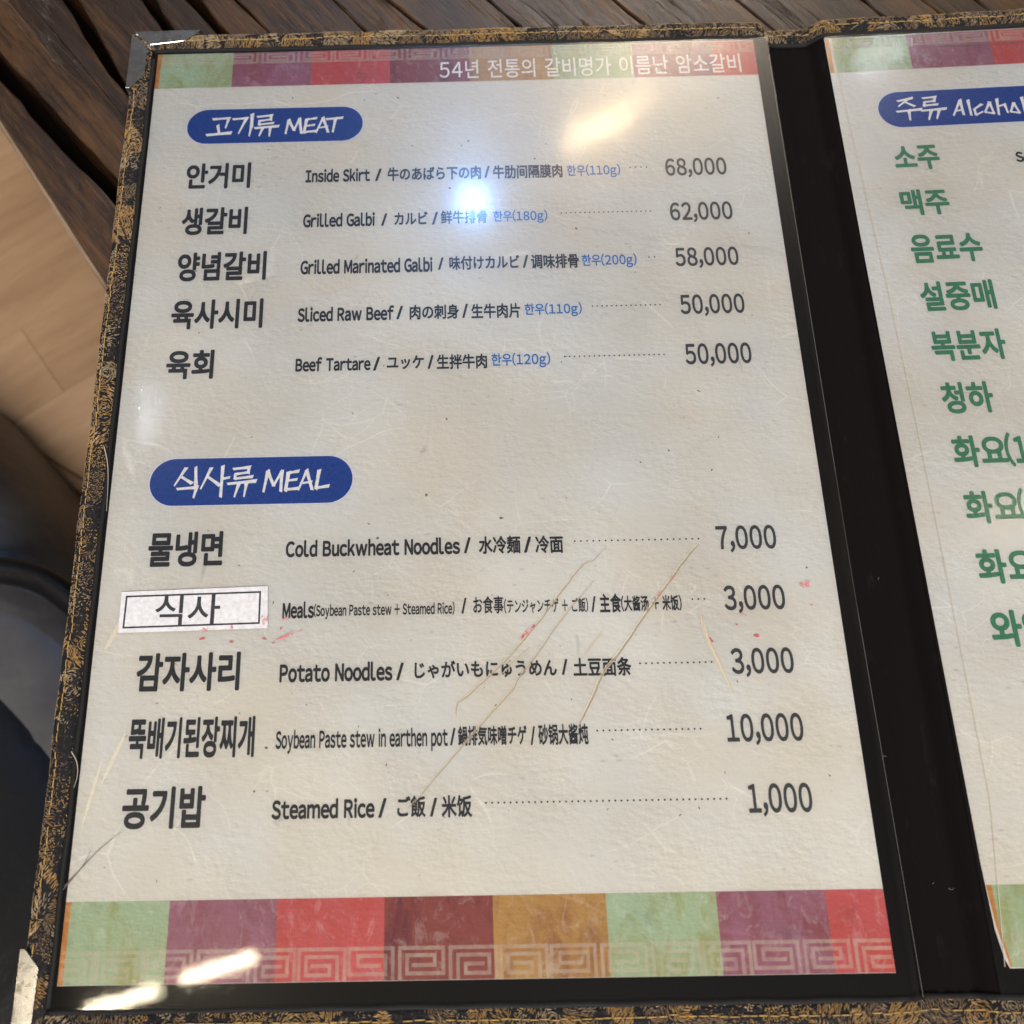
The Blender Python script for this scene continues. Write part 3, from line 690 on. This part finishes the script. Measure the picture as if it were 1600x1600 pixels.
# metal corner caps: folded sheet, two mitred arms each
def corner(poly1, poly2, zf=flat):
    for i, poly in enumerate((poly1, poly2)):
        vs, fs = slab(poly, -5.6, 1.75, zf, bev=.14)
        mpart('corner_arm', mesh('corner_arm', vs, fs), 'metal', cnr)
cnr = mpart('corner_cap', mesh('corner_cap', *slab([(-9.6, 281.6), (-9.0, 281.4), (-9.0, 304.9), (14.6, 306.2), (14.6, 306.9), (-9.6, 305.7)], -5.7, 1.2)), 'metal')
corner([(-9.5, 305.6), (-9.5, 281.4), (-8.2, 281.4), (-3.4, 287.2), (-3.5, 299.0), (-4.2, 300.0)], [(-8.7, 306.4), (-3.3, 300.6), (-2.6, 300.2), (9.6, 301.6), (15.0, 306.6)])
cnr = mpart('corner_cap', mesh('corner_cap', *slab([(-9.9, 8.9), (-9.4, 8.9), (-9.4, -13.2), (14, -13.4), (14, -14.1), (-9.9, -14.0)], -5.7, 1.2)), 'metal')
corner([(-9.8, 8.9), (-9.8, -13.4), (-4.6, -8.9), (-4.4, 4.4), (-8.5, 8.9)], [(-9.0, -13.9), (14.5, -13.9), (9.2, -8.6), (-4.0, -8.6)])

# ---------------------------------------------------------------- printed pages
def sheet(name, poly, z, mat, parent, zf=flat, th=.1, **kw):
    vs, fs = slab(poly, z - th, z, zf); return mpart(name, mesh(name, vs, fs), mat, parent, **kw)
page_l = sheet('page', [(0, 0), (210, 0), (210, 297.6), (.6, 297.0), (0, 296)], 0, 'paper', menu, label='cream page listing meat and meal dishes with prices')
page_r = sheet('page', [(238.4, 0.6), (445, 0.6), (445, 297.4), (234.9, 297.4), (235.0, 215), (236.0, 25), (236.5, 9.5), (237.5, 3.0)], 0, 'paper', menu, zr, label='cream page listing drinks in green')
def flatm(name, polys, z, mat, parent, zf=flat, **kw):
    V, F = [], []
    for p in polys:
        k = len(V); a = sum(p[i][0] * p[(i + 1) % len(p)][1] - p[(i + 1) % len(p)][0] * p[i][1] for i in range(len(p)))
        if a < 0: p = p[::-1]
        V += [(x, y, z + zf(x)) for x, y in p]; F.append(tuple(range(k, k + len(p))))
    return mpart(name, mesh(name, V, F), mat, parent, **kw)
BX = [1.1, 26.9, 54.6, 82.2, 110.0, 139.0, 167.2, 195.1, 210.0]; names = ['green', 'purple', 'red', 'maroon', 'gold', 'green', 'purple', 'red']
def band(x0, y0, y1, zf, parent, xs, sl=0.0):
    sheet_x = [x0 + v for v in xs]
    flatm('colour_patch', [[(x0 + .02 + sl, y0), (x0 + .5 + sl, y0), (x0 + 1.4, (y0 + y1) / 2), (x0 + 1.4, y1), (x0 + .02, y1), (x0 + sl * .28, (y0 + y1) / 2)] if sl else [(x0 + .02, y0), (x0 + 1.4, y0), (x0 + 1.4, y1), (x0 + .02, y1)]], .05, 'orange', parent, zf)
    for i in range(len(xs) - 1):
        a, b = sheet_x[i] + (.3 if i == 0 else 0), sheet_x[i + 1]
        flatm('colour_patch', [[(a + (sl - .9 if i == 0 and sl else 0), y0), (b, y0), (b, y1), (a, y1), (a, (y0 + y1) / 2)]], .05, names[i % 8], parent, zf)
    return
def key(x0, x1, yb, h, up, zf, parent, start):
    """square spiral (Greek key) drawn as pale lines"""
    A = [(0, 0), (0, 5), (6.6, 5), (6.6, 1), (1.1, 1), (1.1, 3.85), (5.3, 3.85), (5.3, 2.3), (2.1, 2.3)]
    B = [[(0, 0), (0, 5), (7, 5), (7, 0)], [(1.15, 0), (1.15, 3.8), (5.9, 3.8), (5.9, .95), (2.3, .95), (2.3, 2.4), (4.9, 2.4)]]
    mir = lambda L, w: [(w - x, y) for x, y in L]
    units = [([A], 6.6), (B, 7), ([mir(q, 7) for q in B], 7), ([mir(A, 6.6)], 6.6)]
    sx = 1.66; sy = h / 5.25; w = .92; polys = []; x = start; i = 0; lay = 0
    while x > x0: x -= 12.75; i -= 1
    while x < x1:
        for L in units[i % 4][0]:
            for (ax, ay), (bx, by) in zip(L[:-1], L[1:]):
                X0, X1 = sorted((x + ax * sx, x + bx * sx)); Y0, Y1 = sorted((ay * sy, by * sy))
                if ax == bx: X0 -= w / 2; X1 += w / 2; Y0 += w / 2 if Y0 > 0 else 0; Y1 -= w / 2 
                else: X0 -= w / 2; X1 += w / 2; Y0 -= w / 2; Y1 += w / 2
                if Y1 <= Y0: continue
                X0 = max(X0, x0); X1 = min(X1, x1)
                if X1 - X0 < .05: continue
                if not up: Y0, Y1 = h - Y1, h - Y0
                polys.append([(X0, yb + Y0), (X1, yb + Y0), (X1, yb + Y1), (X0, yb + Y1)])
        x += 12.75; i += 1
    flatm('key_pattern', polys, .09, 'key_print', parent, zf)
band(0, .1, 19.5, flat, page_l, BX); band(0, 282.2, 297.3, flat, page_l, BX)
band(235.0, 282.0, 297.1, zr, page_r, [v + 1.0 for v in BX]); band(236.3, .9, 20.0, zr, page_r, BX, 2.3)
key(0.4, 209.8, .15, 7.7, True, flat, page_l, 86.2); key(1.5, 209.8, 292.4, 7.0 - 2.2, False, flat, page_l, 88.2)
key(237.5, 444, 292.4, 4.6, False, zr, page_r, 242); key(240, 444, 1.0, 7.7, True, zr, page_r, 242)

BOLD = {.016: .034, .022: .042, .012: .030, .014: .032, .01: .024, .006: .023, .008: .021, .004: .007, .0: .021, -.004: .012}; BOLD_N = 8
GLYPH = {}
def glyph(ch):
    # outline of one character as a flat filled mesh, from the built-in typeface
    if ch in GLYPH: return GLYPH[ch]
    c = bpy.data.curves.new('glyph', 'FONT'); c.body = ch + 'x'; c.size = 1.0; c.resolution_u = 5
    o = bpy.data.objects.new('glyph', c); COL.objects.link(o)
    def read(txt):
        c.body = txt; dg = bpy.context.evaluated_depsgraph_get(); me = bpy.data.meshes.new_from_object(o.evaluated_get(dg))
        n = len(me.vertices); co = np.empty(n * 3, np.float32); me.vertices.foreach_get('co', co); fa = [tuple(p.vertices) for p in me.polygons]
        bpy.data.meshes.remove(me); return co.reshape(-1, 3).astype(float), fa
    co, fa = read(ch); two, _ = read(ch + ch)
    adv = two[:, 0].max() - co[:, 0].max()
    bpy.data.objects.remove(o); bpy.data.curves.remove(c); GLYPH[ch] = (co, fa, float(adv)); return GLYPH[ch]
def lettering(body, name, mat, offs, x0, x1, y0, y1, parent, zf, z):
    P, fs0 = [], []; pen = 0.0; cnt = 0
    for ch in body:
        if ch == ' ': pen += .36; continue
        wide = 0x21 <= ord(ch) <= 0x7e and ch != '/'
        co_, fa, adv = glyph(chr(ord(ch) + 0xfee0) if wide else ch)
        g = co_.copy()
        if wide:
            ink = g[:, 0].max() - g[:, 0].min(); sl = .038 if ch in 'oecOCGdgqatfsS,()' else .068; sr = .038 if ch in 'oecOGbpSsrtfk,()' else .068
            g[:, 0] += pen + sl - co_[:, 0].min(); pen += ink + sl + sr
        else: g[:, 0] += pen; pen += adv
        P.append(g); fs0 += [tuple(int(v) + cnt for v in f) for f in fa]; cnt += len(g)
    co = np.concatenate(P); n = len(co); a, b = co.min(0), co.max(0)
    X = x0 + (co[:, 0] - a[0]) / (b[0] - a[0]) * (x1 - x0); Y = y0 + (co[:, 1] - a[1]) / (b[1] - a[1]) * (y1 - y0)
    Z = np.array([zf(v) for v in X]) + z
    bw = BOLD[offs]; k = (y1 - y0) / (b[1] - a[1]); kx = (x1 - x0) / (b[0] - a[0])
    dirs = [(0, 0)] if bw == 0 else [(math.cos(t), math.sin(t)) for t in np.arange(BOLD_N) * 2 * math.pi / BOLD_N + .39]
    V = np.concatenate([np.stack([X + dx * bw * kx, Y + dy * bw * k, Z + .0035 * i], 1) for i, (dx, dy) in enumerate(dirs)]) * MM
    F = [tuple(int(v) + i * n for v in f) for i in range(len(dirs)) for f in fs0]
    me = bpy.data.meshes.new(name); me.from_pydata(V.tolist(), [], F); me.update()
    return mpart(name, me, mat, parent)
def pill(box, parent, zf, name='heading_badge'):
    x0, x1, y0, y1 = box
    def shape(g):
        r = (y1 - y0) / 2 + g; cy = (y0 + y1) / 2; P = []
        for k in range(25): a = math.pi / 2 + math.pi * k / 24; P.append((x0 + r - g + r * math.cos(a), cy + r * math.sin(a)))
        for k in range(25): a = -math.pi / 2 + math.pi * k / 24; P.append((x1 - r + g + r * math.cos(a), cy + r * math.sin(a)))
        return P
    flatm('badge_rim', [shape(.28)], .05, 'badge_rim', parent, zf); return flatm(name, [shape(0)], .09, 'badge_blue', parent, zf)
def brush(strokes, parent, zf):
    polys = []; V, F = [], []
    for i, (ax, ay, bx, by, w0, w1) in enumerate(strokes):
        a, b = Vector((ax, ay)), Vector((bx, by)); d = (b - a).normalized(); n = Vector((-d.y, d.x)); k = len(V); z = .13 + .004 * (i % 5)
        w0 *= 1.7; w1 *= 1.7
        a = a - d * w0 * .35; b = b + d * w1 * .3; L = (b - a).length; m = (a + b) / 2
        P = [a + n * w0 * .5 - d * w0 * .2, a - n * w0 * .5 + d * w0 * .25, m - n * (w0 + w1) * .21, b - n * w1 * .5 - d * w1 * .1, b + n * w1 * .5 + d * w1 * .3, m + n * (w0 + w1) * .21]
        V += [(q.x, q.y, z + zf(q.x)) for q in P]; F.append(tuple(range(k, k + 6)))
    return mpart('heading_lettering', mesh('heading_lettering', V, F), 'ink_white', parent)
for k, par, zf in (('meat', page_l, flat), ('meal', page_l, flat), ('drink', page_r, zr)):
    pill(PILLS[k], par, zf); brush(STROKES[k], par, zf)

# sticker over one dish name (its little mascot is left out)
ST = [(6.5, 101.6), (48.3, 102.5), (48.8, 90.3), (6.6, 89.7)]
sticker = sheet('sticker', ST, .56, 'sticker_paper', menu, th=.05, label='white strip sticker with a black frame over a dish name')
fr = [(8.1, 100.2), (46.2, 100.8), (46.3, 91.8), (8.0, 91.2)]
def line(a, b, w):
    a, b = Vector(a), Vector(b); d = (b - a).normalized(); n = Vector((-d.y, d.x)) * w / 2; e = d * w / 2
    return [tuple(a - e + n), tuple(b + e + n), tuple(b + e - n), tuple(a - e - n)]
V, F = [], []
for i in range(4):
    q = line(fr[i], fr[(i + 1) % 4], .52); k = len(V); V += [(x, y, .58 + .003 * (i % 2)) for x, y in q]; F.append((k, k + 1, k + 2, k + 3))
mpart('printed_frame', mesh('printed_frame', V, F), 'ink_dark', sticker)

for body, name, mat, offs, x0, x1, y0, y1 in ITEMS:
    if name == 'sticker_word': lettering(body, name, mat, offs, x0, x1, y0, y1, sticker, flat, .585); continue
    par, zf = (page_r, zr) if name.startswith('drink') else (page_l, flat)
    lettering(body, name, mat, offs, x0, x1, y0, y1, par, zf, .14 if name == 'header_slogan' else .08)
for x0, x1, y, n in DOTS:
    V, F = [], []
    for i in range(n):
        x = x0 + (x1 - x0) * i / max(1, n - 1); k = len(V); V += [(x + .27 * math.cos(a), y + .27 * math.sin(a), .08) for a in np.linspace(0, 2 * math.pi, 9)[:-1]]; F.append(tuple(range(k, k + 8)))
    mpart('leader_dots', mesh('leader_dots', V, F), 'ink_dark', page_l)

# dark flecks printed in the paper
FL = [(85.1, 275.8), (48.5, 276.7), (41.2, 255.2), (53.1, 254.7), (108.8, 256.9), (106.6, 255.0), (135.1, 254.9), (131.1, 249.0), (143.3, 220.9), (199.2, 217.6), (102.3, 237.9), (177.3, 161.4), (178.5, 135.5), (115.7, 121.8), (166.4, 142.0), (157.6, 138.5), (93.8, 129.4), (41.0, 149.2), (100.1, 153.8), (76.8, 120.8), (79.6, 116.4), (47.2, 46.2), (82.5, 52.5), (49.9, 57.5), (202.3, 105.0)]
FL += [tuple(rng.uniform((6, 24), (205, 278))) for _ in range(150)]
V, F = [], []
for i, (x, y) in enumerate(FL):
    r = rng.uniform(.4, .75) if i < 25 else rng.uniform(.12, .55); k = len(V); n = 9; el = rng.uniform(.35, 1) if i < 25 else rng.uniform(.15, .5); ro = rng.uniform(0, 3)
    for j in range(n):
        a = 2 * math.pi * j / n; rr = r * rng.uniform(.5, 1.15); px_, py_ = rr * math.cos(a), rr * math.sin(a) * el
        V.append((x + px_ * math.cos(ro) - py_ * math.sin(ro), y + px_ * math.sin(ro) + py_ * math.cos(ro), .045))
    F.append(tuple(range(k, k + n)))
mpart('paper_flecks', mesh('paper_flecks', V, F), 'fleck', page_l, kind='stuff')

# ---------------------------------------------------------------- clear plastic sleeves over the pages
def film(x0, x1, y0, y1, zf, nx=90, ny=120):
    V, F = [], []
    for j in range(ny + 1):
        for i in range(nx + 1):
            x = x0 + (x1 - x0) * i / nx; y = y0 + (y1 - y0) * j / ny
            z = .42 + .04 * math.sin(x * .05 + y * .031) + .03 * math.sin(y * .06 + 1)
            dl = min(x - x0, 6) / 6; z -= .25 * (1 - dl) ** 2
            V.append((x, y, z + zf(x)))
    for j in range(ny):
        for i in range(nx): k = j * (nx + 1) + i; F.append((k, k + 1, k + nx + 2, k + nx + 1))
    return mesh('plastic_sleeve', V, F, smooth=True)
sleeve = mpart('plastic_sleeve', film(-1.2, 214.9, -6.0, 298.4, flat), 'film')
sleeve_r = mpart('plastic_sleeve', film(234.95, 446, -6.0, 298.4, zr), 'film')
def strip(name, pts, w, z, mat, zf=flat, h=0.0, parent=sleeve, taper=True, **kw):
    vs, fs = ribbon(pts, w, z, zf, taper, h); return mpart(name, mesh(name, vs, fs, smooth=h > 0), mat, parent, **kw)
strip('sleeve_edge', [(214.6 + (1.0 if y < 100 else 0) * (100 - y) / 100, y) for y in np.arange(-5.5, 298, 8)], .16, .46, 'film_edge', taper=False)
strip('sleeve_edge', [(236.7 + 4.6 * math.sin(min(1, (297 - y) / 190) * 1.5708) - (max(0, 40 - y) * .11), y) for y in np.arange(1, 298, 6)], .14, .46, 'crease_soft', zr, parent=sleeve_r, taper=False)
strip('sleeve_edge', [(x, 290.6 + .003 * (x - 250) ) for x in np.arange(262, 330, 6)], .25, .48, 'film_edge', zr, parent=sleeve_r)
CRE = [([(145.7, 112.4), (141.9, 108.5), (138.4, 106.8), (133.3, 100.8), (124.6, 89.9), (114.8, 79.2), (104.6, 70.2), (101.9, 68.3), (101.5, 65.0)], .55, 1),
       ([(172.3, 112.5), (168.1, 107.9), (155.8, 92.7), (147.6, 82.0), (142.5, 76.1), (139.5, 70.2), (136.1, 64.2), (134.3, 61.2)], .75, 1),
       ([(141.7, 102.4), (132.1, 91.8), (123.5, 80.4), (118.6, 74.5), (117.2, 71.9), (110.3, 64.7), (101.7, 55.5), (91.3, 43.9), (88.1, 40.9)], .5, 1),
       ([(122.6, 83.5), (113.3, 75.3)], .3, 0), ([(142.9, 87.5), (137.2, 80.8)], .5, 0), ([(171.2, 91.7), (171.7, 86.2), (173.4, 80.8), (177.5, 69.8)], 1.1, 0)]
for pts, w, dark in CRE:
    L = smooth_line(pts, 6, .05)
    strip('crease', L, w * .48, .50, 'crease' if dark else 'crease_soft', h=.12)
    strip('painted_glint_strip', [(x - w * .5, y + w * .42) for x, y in L], w * .6, .51, 'painted_glint', h=.05)  # highlight painted along the side of each crease
for pts, w in (([(11.5, 62.2), (6.3, 49.0)], 1.0), ([(7.8, 95.2), (5.4, 89), (3.4, 85.2)], 1.2), ([(5.7, 54.6), (2.3, 38.3)], .8)):
    strip('painted_glint_strip', smooth_line(pts, 6), w, .50, 'painted_glint')  # yellowish highlights painted near the left edge
def blobs(L, mat, z, name):
    V, F = [], []
    for x, y, r, e, ro in L:
        k = len(V)
        for j in range(10):
            a = 2 * math.pi * j / 10; rr = r * rng.uniform(.45, 1.2); p_, q_ = rr * math.cos(a), rr * math.sin(a) * e
            V.append((x + p_ * math.cos(ro) - q_ * math.sin(ro), y + p_ * math.sin(ro) + q_ * math.cos(ro), z))
        F.append(tuple(range(k, k + 10)))
    mpart(name, mesh(name, V, F), mat, sleeve, kind='stuff')
blobs([(30.6, 87.6, 1.0, .3, .2), (38.9, 86.5, .7, .45, 0), (48, 87.2, .8, .3, -.3), (50.6, 86.0, .5, .4, 0), (52.6, 90.2, .5, .5, 1), (120.6, 86.6, .9, .35, .9), (123.6, 89.4, .8, .3, .9), (185.5, 85.5, .9, .55, .2), (180.4, 88.7, .4, .6, 0), (172.9, 84.4, .9, .35, -1.1), (202.0, 94.0, .4, .5, 0)], 'red_stain', .62, 'red_stains')
blobs([(47.8, 92.5, 1.9, .6, 1.4), (38.7, 90.6, 1.2, .5, 1.5), (54.2, 93.0, 1.5, .4, .1), (31, 90.2, 1.6, .4, 0), (182, 91.6, 1.8, .3, 0), (159.8, 98.2, 1.2, .3, .9), (163.9, 103, 2.0, .2, .9), (122, 88, 2.6, .3, .9), (55, 88.4, 4, .15, .35), (201, 100, 2.6, .4, .3)], 'red_smear', .61, 'red_smears')
# lint and hairs at the left edge and on the spine
def hair(pts, r, mat, parent=sleeve):
    vs, fs = tube(smooth_line(pts, 6), lambda t: r * (1 - .7 * t), 5); mpart('loose_fibre', mesh('loose_fibre', vs, fs, smooth=True), mat, parent)
hair([(-3.0, 146.6, 1.3), (-1.5, 142, 1.6), (-.8, 136.3, 1.0), (-.3, 126.1, .8)], .17, 'lint')
hair([(-2.4, 57.3, 1.5), (-.6, 54.5, 1.6), (-.2, 51.1, 1.2), (-.9, 47.9, .9)], .16, 'lint')
hair([(-.9, 22.6, .7), (4.2, 28.7, .8), (8, 32.6, .7), (12.7, 36.5, .8)], .14, 'dark_hair')
hair([(-.7, 23.4, .8), (3.5, 28.0, .8), (5.3, 32.1, .8)], .12, 'dark_hair')
for k in range(4):
    x, y = rng.uniform(217, 234), rng.uniform(2, 290); a = rng.uniform(0, 6); d = rng.uniform(.4, 1.6)
    hair([(x, y, zoff(x)), (x + d * math.cos(a) * .5, y + d * math.sin(a) * .5, zoff(x) + .15), (x + d * math.cos(a + .5), y + d * math.sin(a + .5), zoff(x))], .035, 'lint', menu)
